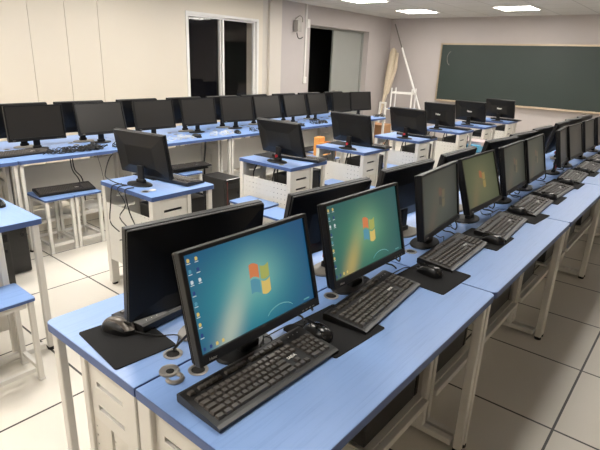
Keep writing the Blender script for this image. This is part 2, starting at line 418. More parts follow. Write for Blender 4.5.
def side_panel(x, v0, v1, z0, z1):
    """cream side sheet with two wide slots, a short upright slit and small holes; plane at local x"""
    m = MB(); a, b = -v1, -v0; tk = .005
    s0, s1 = a + .04, b - .035
    zs = [z1 - .09, z1 - .072, z1 - .172, z1 - .154]
    m.box(x - tk, x + tk, a, b, zs[1], z1)
    for lo, hi in ((zs[0], zs[1]), (zs[2], zs[3])):
        m.box(x - tk, x + tk, a, s0, lo, hi).box(x - tk, x + tk, s1, b, lo, hi)
    m.box(x - tk, x + tk, a, b, zs[3], zs[0])
    mid = (a + b) / 2
    m.box(x - tk, x + tk, a, b, zs[2] - .04, zs[2])
    m.mi = 1
    m.box(x - tk, x + tk, a, mid - .008, z0 + .08, zs[2] - .04).box(x - tk, x + tk, mid + .008, b, z0 + .08, zs[2] - .04)
    m.box(x - tk, x + tk, a, b, z0, z0 + .08)
    return m

def make_desk(W, seats, name, modesty=(.2, .56), grom=-1):
    r = thing(name, '', 'desk')
    D = .497
    tp = MB(); tp.mi = 1
    tp.poly(rounded_outline(-W / 2 + .001, W / 2 - .001, -D, -.002, .022, 5, (0, 0, 1, 1)), (.722, .748))
    tp.mi = 0
    tp.poly(rounded_outline(-W / 2 + .0025, W / 2 - .0025, -D + .0015, -.003, .021, 5, (0, 0, 1, 1)), (.7475, .75))
    tp.build('desktop', [M['blue'], M['blue_edge']], r)
    for s in (-1, 1):
        xe = s * (W / 2 - .022)
        def leg(nm, v, w, d, z0=.0, z1=.722):
            return MB().box(xe - w / 2, xe + w / 2, -v - d / 2, -v + d / 2, z0, z1, .003, 1).build(nm, M['steel'], r)
        fl = leg('front_leg', .46, .026, .034, .014)
        MB().cyl((xe, -.46, .007), .02, .014, 14).build('foot_pad', M['rubber'], fl)
        leg('inner_leg', .285, .03, .03, .03)
        rl = leg('rear_leg', .032, .04, .056, .014)
        MB().cyl((xe, -.032, .007), .02, .014, 14).build('foot_pad', M['rubber'], rl)
        MB().box(xe - .016, xe + .016, -.43, -.058, .02, .05, .003, 1).build('foot_bar', M['steel'], r)
        side_panel(xe, .06, .272, .2, .72).build('side_panel', [M['steel'], M['holes_fine']], r)
        MB().box(xe - s * .005 - s * (.46 if seats > 1 else .23), xe - s * .02, -.285, -.03, .192, .2).build('computer_shelf', M['steel'], r)
    MB().box(-W / 2 + .04, W / 2 - .04, -.315, -.287, .165, .195, .002, 1).build('rail', M['steel'], r)
    MB().box(-W / 2 + .04, W / 2 - .04, -.3, -.28, .69, .72, .002, 1).build('top_rail', M['steel'], r)
    MB().box(-W / 2 + .045, W / 2 - .045, -.014, -.008, modesty[0], modesty[1]).build('modesty_panel', M['holes'], r)
    for i in range(seats):
        u = (-W / 2 + W / seats * (i + .5)) + grom * .145
        g = MB().lathe([(.019, .75), (.027, .75), (.028, .7525), (.026, .7535), (.02, .753), (.019, .7505)], 24, (u, -.055, 0)).build('grommet', M['silver'], r, True)
        MB().cyl((u, -.055, .7505), .0185, .001, 20).build('grommet_hole_shade', M['dark'], g)  # flat dark disc painted as the shade in the hole
    return r

# computer towers ------------------------------------------------------------
tw = thing('computer_tower', '', 'computer')
MB().box(-.085, .085, -.33, 0, .008, .385, .004).build('case', M['tower'], tw)
MB().box(-.086, .086, -.36, -.33, .006, .388, .008).build('front_panel', M['gloss'], tw)
MB().box(-.07, .07, -.3635, -.36, .3, .345, .001).build('drive_bay', M['black'], tw)
MB().box(-.078, -.07, -.3635, -.36, .04, .37).build('red_stripe', M['led'], tw)['label'] = 'red light stripe'
MB().cyl((.05, -.362, .25), .012, .004, 16, 'Y').build('power_button', M['black'], tw)
for x in (-.06, .06):
    for y in (-.3, -.05): MB().cyl((x, y, .004), .012, .008, 12).build('foot', M['rubber'], tw)
TK = Kind(tw)

def place_towers(W, loc, rz, lab):
    R = Matrix.Rotation(rz, 4, 'Z')
    for s in (-1, 1):
        if abs(loc[1] - (.562 + AW / 2)) < .01 and rz < 0 and s > 0: continue   # the near compartment behind the slotted panel is empty
        p = Vector(loc) + R @ Vector((s * (W / 2 - .05) - (.432 if s > 0 else 0), -.18, .2005))
        o = TK.put(p, rz + PI / 2, lab(s), 'computer towers on desk shelves'); o.scale = (1, 1.2, 1.2)

AW = 1.225
A_FRONT = Kind(make_desk(AW, 2, 'double_desk', grom=-1))
XC = -.976
deskY = [.562, 1.79, 3.018, 4.246, 5.474]
for i, y in enumerate(deskY):
    A_FRONT.put((XC + .001, y + AW / 2, 0), PI / 2, f'blue-topped two-seat desk, {ORD[i]} from the near end, carrying lit monitors', 'desks of the long double row')
    place_towers(AW, (XC + .001, y + AW / 2, 0), PI / 2, lambda s: f'black computer tower under the {"near" if s < 0 else "far"} half of the {ORD[i]} lit-monitor desk')
A_BACK = Kind(make_desk(AW, 2, 'double_desk', grom=1))
for i, y in enumerate(deskY):
    A_BACK.put((XC - .001, y + AW / 2, 0), -PI / 2, f'blue-topped two-seat desk, {ORD[i]} from the near end, behind the lit monitors', 'desks of the long double row')
    place_towers(AW, (XC - .001, y + AW / 2, 0), -PI / 2, lambda s: f'black tower under the {"far" if s < 0 else "near"} half of the {ORD[i]} desk behind the lit ones')
CW = 1.1; XC2 = -4.478
C_FRONT = Kind(make_desk(CW, 2, 'double_desk', (.24, .6), grom=-1))
cy0 = [.4, 1.5, 2.6, 3.7, 4.8, 5.9]
for i, y in enumerate(cy0):
    C_FRONT.put((XC2 + .001, y + CW / 2, 0), PI / 2, f'blue-topped desk facing the room, {ORD[i]} from the near end of the cream-wall row', 'desks along the cream wall')
C_BACK = Kind(make_desk(CW, 2, 'double_desk', (.24, .6), grom=1))
for i, y in enumerate(cy0):
    C_BACK.put((XC2 - .001, y + CW / 2, 0), -PI / 2, f'blue-topped desk facing the cream wall, {ORD[i]} from the near end of its row', 'desks along the cream wall')
BY = [.52, 1.63, 2.9, 3.97, 5.1, 6.24, 7.15, 8.17]; BX = -2.75; BW = .58
B_ = Kind(make_desk(BW, 1, 'single_desk', (.2, .61), grom=-1))
B_.root['category'] = 'desk'
BN = ['single blue desk without a monitor, cut by the picture edge', 'single blue desk with cables hanging below, nearest whole one of the middle line', 'second whole single blue desk of the middle line, beside the floor-standing tower', 'third whole single blue desk of the middle line, past the orange box', 'fourth whole single blue desk of the middle line', 'fifth whole single blue desk of the middle line, below a monitor with white back logo', 'single blue desk next to last before the blackboard', 'last single blue desk of the middle line, closest to the blackboard']
for i, y in enumerate(BY):
    B_.put((BX if i else -2.79, y + .0, 0), PI, BN[i], 'single desks of the middle line')
    R_ = ((BX if i else -2.79) + BW / 2 - .155, y + .07, .2005)
    if i: TK.put(R_, PI, 'black tower on the shelf of the ' + BN[i].split(',')[0].replace(' with cables hanging below', ' with hanging cables'), 'computer towers on desk shelves')
# loose towers on the floor
TK2 = lambda p, rz, l: TK.put(p, rz, l, 'computer towers standing on the floor')

# ------------------------------------------------------------------ monitors
def make_monitor(name, scr, on=None, logo_back=False, base='black', icons=False, clip='front', backpanel='back'):
    r = thing(name, '', 'monitor')
    W, H, zc, dy = .465, .29, .228, -.012
    hp = Vector((0, dy, zc))
    def tilted(o): o.location = hp; o['tilts'] = 1; return o
    # shell: bezel ring + thin body (coordinates relative to the panel centre)
    b = MB(); sw, sh, so = .437, .2525, .0075
    b.box(-W / 2, -sw / 2, -.018, .004, -H / 2, H / 2, .0025).box(sw / 2, W / 2, -.018, .004, -H / 2, H / 2, .0025)
    b.box(-W / 2 + .003, W / 2 - .003, -.0178, .004, so + sh / 2, H / 2, .0025).box(-W / 2 + .003, W / 2 - .003, -.0178, .004, -H / 2, so - sh / 2, .0025)
    b.box(-W / 2 + .004, W / 2 - .004, -.006, .006, -H / 2 + .004, H / 2 - .004)
    bz = tilted(b.build('bezel', M['black'], r))
    c = MB()
    c.box(-W / 2 + .001, W / 2 - .001, .004, .016, -H / 2 + .001, H / 2 - .001, .005)
    # shallow bulge
    q = [(-.232, -.138), (.232, -.138), (.232, .138), (-.232, .138)]
    lo = [c.bm.verts.new((x, .015, z)) for x, z in q]; hi = [c.bm.verts.new((x * .55, .03, z * .5 - .01)) for x, z in q]
    c.bm.faces.new(hi)
    for i in range(4): c.bm.faces.new((lo[i], lo[(i + 1) % 4], hi[(i + 1) % 4], hi[i]))
    bc = tilted(c.build('back_cover', M[backpanel], r))
    s = tilted(MB().box(-sw / 2, sw / 2, -.0105, -.006, so - sh / 2, so + sh / 2).build('screen', scr, r))
    V = Matrix.Rotation(PI / 2, 4, 'X')
    text_mesh('brand_mark', 'Haier', .011, Matrix.Translation((-.191, -.0185, -H / 2 + .0105)) @ V, M['silver'], bz)
    mb = MB()
    for k in range(4): mb.box(.15 + k * .016, .158 + k * .016, -.0187, -.0175, -H / 2 + .006, -H / 2 + .009)
    mb.build('button_row', M['grey'], bz)
    if logo_back:
        text_mesh('back_logo', 'Haier', .034, Matrix.Translation((0,   .0305, .005)) @ Matrix.Rotation(PI, 4, 'Z') @ V, M['whitep'], bc, bold=.0015)
    if on:
        cr, cg, cb, cyw = on
        # four-pane waving flag on the lit picture
        fx, fz, fs = .012, .006, .037
        def wave(u, v):   # u,v in -1..1
            return (fx + fs * (u * .98 + .06 * v), -.0112, so + fz - .006 + fs * (v * 1.08 - .24 * math.sin(u * 2.6 + .25) * (1) + .0))
        for nm, u0, u1, v0, v1, m_ in (('flag_pane', -1, -.07, .07, 1, cr), ('flag_pane', .07, 1, .07, 1, cg), ('flag_pane', -1, -.07, -1, -.07, cb), ('flag_pane', .07, 1, -1, -.07, cyw)):
            g = MB(); n = 8
            T = [g.bm.verts.new(wave(u0 + (u1 - u0) * i / n, v1)) for i in range(n + 1)]
            B = [g.bm.verts.new(wave(u0 + (u1 - u0) * i / n, v0)) for i in range(n + 1)]
            for i in range(n): g.bm.faces.new((B[i], B[i + 1], T[i + 1], T[i]))
            g.build(nm, m_, s)
        rnd = random.Random(3)
        spots = [(-sw / 2 + .012 + c * .024, so + sh / 2 - .016 - r_ * .027) for r_ in range(8) for c in range(2 if r_ < 3 else 1)] + [(-sw / 2 + .012 + k * .02, so - sh / 2 + .011) for k in range(4)]
        for x, z in (spots if icons else []):
            ic = MB(); ic.mi = rnd.randrange(4)
            ic.poly([(x - .0035, z - .004), (x + .003, z - .004), (x + .0045, z + .001), (x + .002, z + .0055), (x - .0035, z + .0045)], (-.0114, -.0108), axis=1)
            if z > so - sh / 2 + .02: ic.mi = 0; ic.box(x - .0055, x + .0055, -.0113, -.0108, z - .0082, z - .0066)
            ic.build('desktop_icon', [M['e_w'], M['e_y'], M['e_b'], M['e_db']], s)
        if icons: MB().box(.172, .197, -.0113, -.0108, so - sh / 2 + .008, so - sh / 2 + .0115).build('edition_text', M['e_arc'], s)
        arc = [(.07 + .055 * math.cos(a) + .0, -.0110, so - sh / 2 + .004 + .028 * math.sin(a)) for a in [PI * (.12 + .76 * i / 10) for i in range(11)]]
        if icons: MB().tube(arc, .0012, 4, 0).build('light_arc', M['e_arc'], s)
    # neck, foot
    nk = MB()
    nk.box(-.028, .028, .006, .022, .008, .125, .006)
    nk.box(-.034, .034, .0, .03, .008, .035, .006)
    n_ = nk.build('neck', M['black'], r)
    if clip == 'front': MB().box(-.02, .02, -.004, .0065, .045, .07, .002).build('red_clip', M['red'], n_)['label'] = 'red cable clip'
    elif clip == 'rear': MB().box(-.022, .004, .0218, .03, .036, .058, .002, 2, Matrix.Rotation(.4, 4, 'Y')).build('red_clip', M['red'], n_)['label'] = 'red cable clip'
    bs = MB()
    bs.lathe([(.099, .0), (.1, .004), (.095, .009), (.05, .013)], 36, (0, .0, .0))
    bmesh.ops.transform(bs.bm, matrix=Matrix.Translation((0, .028, 0)) @ Matrix.Diagonal((1, .63, 1, 1)), verts=bs.bm.verts)
    bs.build('base', M['black'] if base == 'black' else M['grey'], r, True)
    return r
def set_tilt(root, t):
    for ch in root.children:
        if ch.get('tilts'): ch.rotation_euler = (-t, 0, 0)
ZT = .7502
def mon(kind, x, y, yaw, tilt, label, group, drop=0):
    # panel centre sits dy ahead of the stand
    o = kind.put((x, y, ZT), yaw, label, group); set_tilt(o, tilt)
    for ch in o.children:
        if ch.get('tilts'): ch.location.z = .228 - drop
    return o
lit = (M['e_r'], M['e_g'], M['e_b'], M['e_y'])
dimflag = (M['e_dr'], M['e_dy'], M['wp_grey'], M['e_dy'])  # pane colours dulled to match the slanting view
K1 = Kind(make_monitor('monitor', M['wp_blue'], lit, icons=True)); K2 = Kind(make_monitor('monitor', M['wp_green'], lit, icons=True))
K3b = Kind(make_monitor('monitor', M['wp_olive'], (M['e_dro'], M['e_dyo'], M['e_dy'], M['e_dyo']))); K3 = Kind(make_monitor('monitor', M['wp_dim'], dimflag)); K4 = Kind(make_monitor('monitor', M['wp_grey']))
KO = Kind(make_monitor('monitor', M['screen_off'], base='grey')); KC = Kind(make_monitor('monitor', M['screen_off'], clip='')); KR = Kind(make_monitor('monitor', M['screen_off'], clip='rear')); KL = Kind(make_monitor('monitor', M['screen_off'], None, True, backpanel='back'))
g1 = 'lit monitors on the aisle side of the long row'
MY = [(.882, -.876, 1.555, .245), (1.463, -.889, 1.547, .238), (2.104, -.898, 1.642, .165), (2.635, -.903, 1.554, .31), (3.2, -.902, 1.6, .22), (3.665, -.902, 1.6, .22), (4.45, -.9, 1.66, .2), (4.88, -.9, 1.55, .22), (5.48, -.9, 1.57, .2), (6.1, -.9, 1.57, .2)]
ML = ['nearest monitor, showing a bright blue desktop with four-colour flag', 'second monitor, showing a greener desktop with four-colour flag', 'third monitor in the lit line, greyish desktop, beside the second mouse pad', 'fourth monitor in the lit line, olive-grey desktop with faint orange flag']
for i, (y, x, yaw, t_) in enumerate(MY):
    k = (K1, K2, K3, K3b, K3, K3, K4, K4, K4, K4)[i]
    lab = ML[i] if i < 4 else f'{ORD[i]} monitor from the near end of the lit line, its dull screen seen almost edge-on'
    mon(k, x, y, yaw, t_, lab, g1)
g2 = 'monitors with their backs to the lit line'
for i, y in enumerate([.887, 1.54, 2.17, 2.79, 3.54, 4.03, 4.58, 5.25, 5.75, 6.25]):
    mon(KO, -1.098, y, -PI / 2 + (-.12, -.09, -.05, .0)[i % 4], .11 if i == 0 else .2, ('black monitor seen from behind, wide glossy back beside the bronze mouse' if i == 0 else f'black monitor seen from behind, {ORD[i]} from the near end, rising behind the lit line'), g2, 0 if i == 0 else .022)
g3 = 'switched-off monitors facing the room along the cream wall'
for i, (y, yaw, t_) in enumerate([(1.822, 1.53, .08), (2.409, 1.53, .25), (2.99, 1.568, .165), (3.56, 1.566, .166), (4.14, 1.48, .18), (4.662, 1.55, .23), (5.206, 1.6, .26), (5.7, 1.635, .26), (6.29, 1.577, .145), (6.82, 1.4, .16)]):
    mon(KC, -4.385, y, yaw, t_, f'switched-off black monitor facing the room, {ORD[i]} from the near end of the cream-wall row', g3)
g4 = 'monitors facing the cream wall'
for i, y in enumerate([1.79, 2.32, 2.93, 3.52, 4.08, 4.62, 5.2, 5.75, 6.35]):
    mon(KO, -4.585, y, -PI / 2 + (.03, -.02, .02)[i % 3], .18, f'black monitor turned towards the cream wall, {ORD[i]} behind the switched-off front ones', g4)
g5 = 'monitors on the single desks'
BM = [(-2.785, 1.79, .12, .17, KC), (-2.71, 3.045, -.02, .3, KR), (-2.7, 4.07, -.06, .27, KR), (-2.68, 5.2, -.1, .3, KR), (-2.82, 6.34, -.2, .2, KL), (-2.75, 7.25, -.08, .27, KL), (-2.66, 8.27, -.1, .27, KL)]
BL = ['black monitor seen from behind on the single desk with hanging cables', 'black monitor with red clip seen from behind, beyond the floor-standing tower', 'black monitor seen from behind, just past the orange wooden box', 'black monitor seen from behind, in front of the white upturned stool', 'black monitor with white back logo, first of three below the blackboard', 'black monitor with white back logo, second of three below the blackboard', 'black monitor with white back logo, closest to the blackboard']
for i, (x, y, dyaw, t_, k) in enumerate(BM):
    o = mon(k, x, y, PI + dyaw, t_, BL[i], g5, .03)

# ------------------------------------------------------------------ keyboards, mice, pads
kb = thing('keyboard', '', 'keyboard')
b = MB()
b.poly([(-.08, .002), (.078, .002), (.08, .006), (.08, .024), (.07, .027), (-.07, .0145), (-.08, .011)], (-.226, .226), axis=0)
b.build('body', M['kbody'], kb)
def key(m, x, y, w=.0165, d=.0165):
    zb = .0150 + (y + .07) / .14 * .0125
    h = .0065; i = .0022
    lo = [m.bm.verts.new((x + sx * w / 2, y + sy * d / 2, zb)) for sx, sy in ((-1, -1), (1, -1), (1, 1), (-1, 1))]
    hi = [m.bm.verts.new((x + sx * (w / 2 - i), y + sy * (d / 2 - i), zb + h)) for sx, sy in ((-1, -1), (1, -1), (1, 1), (-1, 1))]
    m.bm.faces.new(hi)
    for j in range(4): m.bm.faces.new((lo[j], lo[(j + 1) % 4], hi[(j + 1) % 4], hi[j]))
P_ = .0188; X0 = -.212
rows = [-.052, -.0332, -.0144, .0044, .0232]
m = MB()
for r_, (y, widths) in enumerate(zip(rows, ([1.25, 1.25, 1.25, 5.5, 1.25, 1.25, 1.25, 1.6], [2.25] + [1] * 10 + [2.4], [1.75] + [1] * 11 + [1.9], [1.5] + [1] * 12 + [1.15], [1] * 13 + [1.65]))):
    x = X0
    for w_ in widths: key(m, x + w_ * P_ / 2, y, w_ * P_ - .0022); x += w_ * P_
m.build('letter_keys', M['key'], kb)
m = MB(); x = X0
for i in range(13): key(m, x + P_ / 2, .053, P_ - .002, .014); x += P_ + (.012 if i in (0, 4, 8) else 0)
m.build('function_keys', M['key'], kb)
m = MB()
for i in range(3):
    for y in (.0044, .0232, .053): key(m, .075 + (i) * P_, y, P_ - .002)
m.build('navigation_keys', M['key'], kb)
m = MB()
for i in range(3): key(m, .075 + i * P_, -.052, P_ - .002)
key(m, .075 + P_, -.0332, P_ - .002)
m.build('arrow_keys', M['key'], kb)
m = MB()
for i in range(4):
    for y in rows[1:]: key(m, .1445 + i * P_, y, P_ - .002)
key(m, .1445 + P_ / 2, rows[0], 2 * P_ - .002)
for i in (2, 3): key(m, .1445 + i * P_, rows[0], P_ - .002)
m.build('number_keys', M['key'], kb)
text_mesh('brand_mark', 'SADA', .0135, Matrix.Translation((.092, -.0135, .0221)) @ Matrix.Rotation(math.radians(5), 4, 'X'), M['whitep'], kb, bold=.0003)
mm = MB()
for i in range(3): mm.cyl((.155 + i * .02, .056, .0262), .0015, .0006, 8)
mm.build('indicator_lights', M['whitep'], kb)
KB = Kind(kb)

def make_mouse(top, side):
    r = thing('computer_mouse', '', 'mouse')
    def shell(m, z0, z1, x_in, clip0, clip1, zoff=0):
        n, k = 12, 9; prev = None
        for i in range(n + 1):
            t = clip0 + (clip1 - clip0) * i / n          # -1 front .. 1 back
            y = t * .058
            w = .034 * (1 - .32 * max(0, -t) ** 2 - .45 * max(0, t) ** 5) * math.sqrt(max(.02, 1 - abs(t) ** 6)) * x_in
            hgt = (.038 - .010 * (t - .15) ** 2 - .014 * max(0, -t) ** 2) * math.sqrt(max(.04, 1 - abs(t) ** 5))
            ring = []
            for j in range(k + 1):
                a = PI * j / k
                ring.append(m.bm.verts.new((-w * math.cos(a) * (1 if abs(math.cos(a)) < .99 else .92), y, max(z0, min(z1, hgt * math.sin(a) ** .6)) + zoff)))
            if prev:
                for j in range(k): m.bm.faces.new((prev[j], prev[j + 1], ring[j + 1], ring[j]))
                m.bm.faces.new((prev[0], ring[0], ring[k], prev[k]))
            else: m.bm.faces.new(ring)
            prev = ring
        m.bm.faces.new(prev[::-1])
    m = MB(); shell(m, .001, 1, 1, -1, 1); m.build('body', M[side], r, True)
    m = MB(); shell(m, .014, 1, .9, -.97, .95, .0012); m.build('top_shell', M[top], r, True)
    MB().cyl((0, -.03, .03), .008, .006, 16, 'X').build('scroll_wheel', M['rubber'], r)
    m = MB(); m.box(-.0006, .0006, -.05, -.006, .024, .0352); m.build('button_seam', M['rubber'], r)
    return r
MO = Kind(make_mouse('gloss', 'black')); MBZ = Kind(make_mouse('bronze', 'black'))
pd = MB().poly(rounded_outline(-.11, .11, -.125, .125, .008), (0, .003)).build('mouse_pad', M['pad']); tag(pd, '', 'mouse pad')
PD = Kind(pd)
def cable_thing(name, label, paths, material, r=.0022, group=None):
    m = MB()
    for p in paths: m.tube(p, r, 5, 4)
    o = m.build(name, material, None, True)
    # origin at the run's first point
    p0 = Vector(paths[0][0]); o.data.transform(Matrix.Translation(-p0)); o.location = p0
    return tag(o, label, 'cable', group)

def strands(name, label, paths, r, group):
    for p in paths: cable_thing(name, label, [p], M['cable'], r, group)
ga = 'keyboards on the aisle side of the long row'
kbs = [(-.77, .828, 1.55), (-.778, 1.408, 1.66), (-.765, 2.075, 1.60), (-.735, 2.63, 1.63), (-.74, 3.19, 1.6), (-.74, 3.74, 1.55), (-.75, 4.38, 1.62), (-.74, 4.95, 1.58), (-.75, 5.5, 1.57), (-.75, 6.1, 1.57)]
names = ['nearest', 'second', 'third', 'fourth', 'fifth', 'sixth', 'seventh', 'eighth', 'ninth', 'tenth']
for i, (x, y, a) in enumerate(kbs):
    z = ZT if i < 4 else ZT
    KB.put((x, y, z), a, f'black keyboard in front of the {names[i]} monitor of the lit line', ga)
pads = [(-.775, 1.155, 1.5), (-.725, 1.762, 1.53), (-.74, 2.375, 1.56), (-.72, 2.955, 1.5), (-.74, 3.5, 1.57), (-.74, 4.08, 1.57), (-.74, 4.68, 1.57), (-.74, 5.25, 1.57), (-.74, 5.8, 1.57)]
gp = 'mouse pads of the long row'
for i, (x, y, a) in enumerate(pads):
    PD.put((x, y, ZT), a + PI / 2, f'black mouse pad, {names[i]} along the aisle side of the lit line', gp)
mice = [(-.79, 1.085, 1.35), (-.745, 1.775, 1.45), (-.69, 2.36, 1.45), (-.76, 2.98, 1.3), (-.72, 3.5, 1.4), (-.74, 4.08, 1.5), (-.74, 4.68, 1.5), (-.74, 5.25, 1.6), (-.74, 5.8, 1.6)]
gm_ = 'black mice of the lit line'
for i, (x, y, a) in enumerate(mice):
    MO.put((x, y, ZT + .003), a, f'glossy black mouse, {names[i]} along the aisle side of the lit line', gm_)
    c, s = math.cos(a), math.sin(a)
    fx, fy = x + .054 * s, y - .054 * c   # nose of the mouse (local -Y)
    # nose points towards the monitor: turn it round
for i in range(len(mice)): pass
# turn the mice so that their noses point at the screens
for o in [o for o in list(COL.objects) if o.get('group') == gm_]: o.rotation_euler[2] += PI
for i, (x, y, a) in enumerate(mice[:6]):
    nx, ny = x - .06 * math.sin(a), y + .06 * math.cos(a)
    cable_thing('mouse_cable', f'thin black cable of the {names[i]} mouse on the lit line, running under the monitors', [[(nx, ny, ZT + .008), (nx - .04, ny - .02, ZT + .004), (nx - .03, ny - .09, ZT + .02), (nx - .05, ny - .16, ZT + .006), (nx - .07, ny - .2, ZT + .004)]], M['cable'], .002, 'mouse cables on the lit line')
for i, (x, y, a) in enumerate(kbs[:5]):
    cable_thing('keyboard_cable', f'thin black cable behind the {names[i]} keyboard of the lit line', [[(x - .078, y + .05, ZT + .012), (x - .1, y + .1, ZT + .03), (x - .13, y + .13, ZT + .012), (x - .17, y + .17, ZT + .004), (x - .2, y + .23, ZT + .003)]], M['cable'], .002, 'keyboard cables on the lit line')
# the far side of the double row
PD.put((-1.195, .678, ZT), PI / 2 -.1, 'black mouse pad under the bronze mouse at the near table end', gp).scale = (.85, 1, 1)
MBZ.put((-1.255, .69, ZT + .003), PI / 2 + .3, 'bronze-topped mouse on the mouse pad at the near table end')
cable_thing('mouse_cable', 'black cable of the bronze mouse running into the metal table grommet', [[(-1.2, .71, ZT + .012), (-1.14, .745, ZT + .006), (-1.1, .79, ZT + .005), (-1.06, .76, ZT + .008), (-1.04, .728, ZT + .004)]], M['cable'], .0022)
strands('power_cable', 'thick black cable looping out of one of the two table grommets', [[(-1.045, .735, ZT + .005), (-1.02, .77, ZT + .05), (-.99, .8, ZT + .09), (-1.0, .85, ZT + .05)], [(-.925, .73, ZT + .004), (-.95, .76, ZT + .05), (-.965, .8, ZT + .1), (-.95, .86, ZT + .06)]], .004, 'grommet cables')
cp = thing('grommet_cover', 'loose grey two-lobed grommet cover lying by the nearest keyboard', 'cover', (-.955, .662, ZT), .5)
MB().lathe([(.027, .0), (.028, .002), (.026, .006), (.018, .008)], 24, (-.012, .012, 0)).build('cap', M['silver'], cp, True)
arc_ = [(.017 + .019 * math.cos(a), -.017 + .019 * math.sin(a), .004) for a in [(-2.6 + 4.2 * i / 12) for i in range(13)]]
MB().tube(arc_, .0065, 6, 0).build('clip_ring', M['silver'], cp, True)
MB().cyl((-.006, .004, .0078), .011, .0012, 18).build('opening', M['dark'], cp)  # dark disc stands for the shade inside the cap
for i, (x, y, a) in enumerate([(-1.275, .945, -1.5), (-1.3, 1.5, -1.5), (-1.3, 2.1, -1.6), (-1.3, 2.7, -1.55)]):
    KB.put((x, y, ZT + .0035), a, f'black keyboard behind the lit line, in front of the {names[i]} monitor turned away', 'keyboards on the far side of the long row')
def tangle(x, y, z, n, seed, spread=.07, wr=.25):
    rr = random.Random(seed); paths = []
    for k in range(n):
        c = Vector((x + rr.uniform(-.02, .02), y + rr.uniform(-spread, spread), z)); R0 = rr.uniform(.022, .045); ph = rr.uniform(0, 6)
        paths.append([(c.x + R0 * math.cos(ph + a) * (1 + .3 * math.sin(2 * a)), c.y + R0 * 1.3 * math.sin(ph + a), z + .006 + .022 * (1 + math.sin(a * 1.3 + k)) * rr.uniform(.3, 1)) for a in [i * .8 for i in range(11)]])
    return paths
for i, (x, y, w_) in enumerate([(-1.04, 1.18, 1), (-.99, 1.78, 0), (-.99, 2.4, 0), (-.98, 3.0, 0), (-.98, 4.05, 1), (-.98, 5.1, 0)]):
    cable_thing('cable_coil', f'small heap of {"white" if w_ else "black"} cables between the {names[i]} and following monitors of the long row', tangle(x, y, ZT, 4, 40 + i, .05), M['wcable'] if w_ else M['cable'], .0028, 'cable heaps of the long row')

for i, y in enumerate([1.17, 1.775, 2.375, 2.935, 3.43, 4.07, 4.68]):
    strands('video_cable', f'black cable drooping behind the gap after the {names[i]} monitor of the lit line', [
        [(-.945, y - .06, .93), (-.9, y - .03, .84), (-.885, y, .79), (-.9, y + .03, .7535), (-.93, y + .05, .7535)],
        [(-.99, y + .05, .95), (-.96, y + .02, .86), (-.97, y - .02, .79), (-.94, y - .03, .7545), (-.9, y - .03, .7545), (-.87, y - .05, .7545)]], .0035, f'video cables after the {names[i]} monitor')
# ------------------------------------------------------------------ clutter on the wall row
for i in range(10):
    y = 1.76 + .56 * i
    cable_thing('cable_coil', f'tangled heap of black and grey cables, {ORD[i]} from the near end of the cream-wall row', tangle(-4.1, y + .22, ZT, 16 if i < 2 else 7, 90 + i, .19 if i < 2 else .13), [M['cable'], M['cable'], M['wcable']][i % 3] if i != 3 else M['wcable'], .0032, 'cable heaps on the cream-wall row')
    if i < 8:
        MO.put((-4.12 + .03 * (i % 2), y + .44, ZT), 1.2 + .5 * (i % 3), f'black mouse among the cables, {ORD[i]} from the near end of the cream-wall row', 'mice on the cream-wall row')
cable_thing('cable_coil', 'second layer of black cable loops under the first two switched-off monitors', tangle(-4.12, 2.1, ZT, 16, 5, .16), M['cable'], .004, 'cable heaps on the cream-wall row')
for i, y in enumerate([1.62]):
    KB.put((-4.245, y, ZT), PI / 2 + .05, f'black keyboard pushed under a switched-off monitor, {ORD[i]} along the cream-wall row', 'keyboards on the cream-wall row')
strands('hanging_cable', 'one of two black cables hanging together below the nearest full cream-wall desk', [[(-4.1, 1.95, .72), (-4.1, 1.96, .6), (-4.12, 2.02, .5), (-4.14, 2.05, .36)], [(-4.1, 1.97, .72), (-4.1, 1.98, .6), (-4.12, 2.05, .5), (-4.15, 2.07, .3)]], .005, 'paired hanging cables')
cable_thing('hanging_cable', 'thin dark cable hanging against the punched panel beside the hanging pair', [[(-4.12, 2.2, .72), (-4.1, 2.22, .58), (-4.12, 2.25, .45), (-4.1, 2.28, .3)]], M['cable'], .002)
cable_thing('hanging_cable', 'thick black cable hanging behind the floor-standing tower', [[(-4.1, 3.42, .72), (-4.1, 3.41, .6), (-4.08, 3.38, .45), (-4.05, 3.36, .2)]], M['cable'], .01)

# ------------------------------------------------------------------ stools
st = thing('stool', '', 'stool')
t_ = MB(); t_.mi = 1; t_.poly(rounded_outline(-.172, .172, -.117, .117, .012), (.434, .447)); t_.mi = 0
t_.poly(rounded_outline(-.171, .171, -.116, .116, .012), (.4465, .45)); t_.build('seat', [M['blue'], M['blue_edge']], st)
for sx in (-1, 1):
    for sy in (-1, 1):
        l = MB().box(sx * .152 - .0125, sx * .152 + .0125, sy * .099 - .0125, sy * .099 + .0125, .008, .434, .002, 1).build('leg', M['steel'], st)
        MB().box(sx * .152 - .014, sx * .152 + .014, sy * .099 - .014, sy * .099 + .014, 0, .012).build('foot_cap', M['whitep'], l)
for sx in (-1, 1): MB().box(sx * .152 - .01, sx * .152 + .01, -.08, .08, .055, .078).build('stretcher', M['steel'], st)
for sy in (-1, 1): MB().box(-.13, .13, sy * .099 - .01, sy * .099 + .01, .055, .078).build('stretcher', M['steel'], st)
for sy in (-1, 1): MB().box(-.13, .13, sy * .099 - .008, sy * .099 + .008, .405, .434).build('apron', M['steel'], st)
ST = Kind(st); gs = 'blue-topped stools'
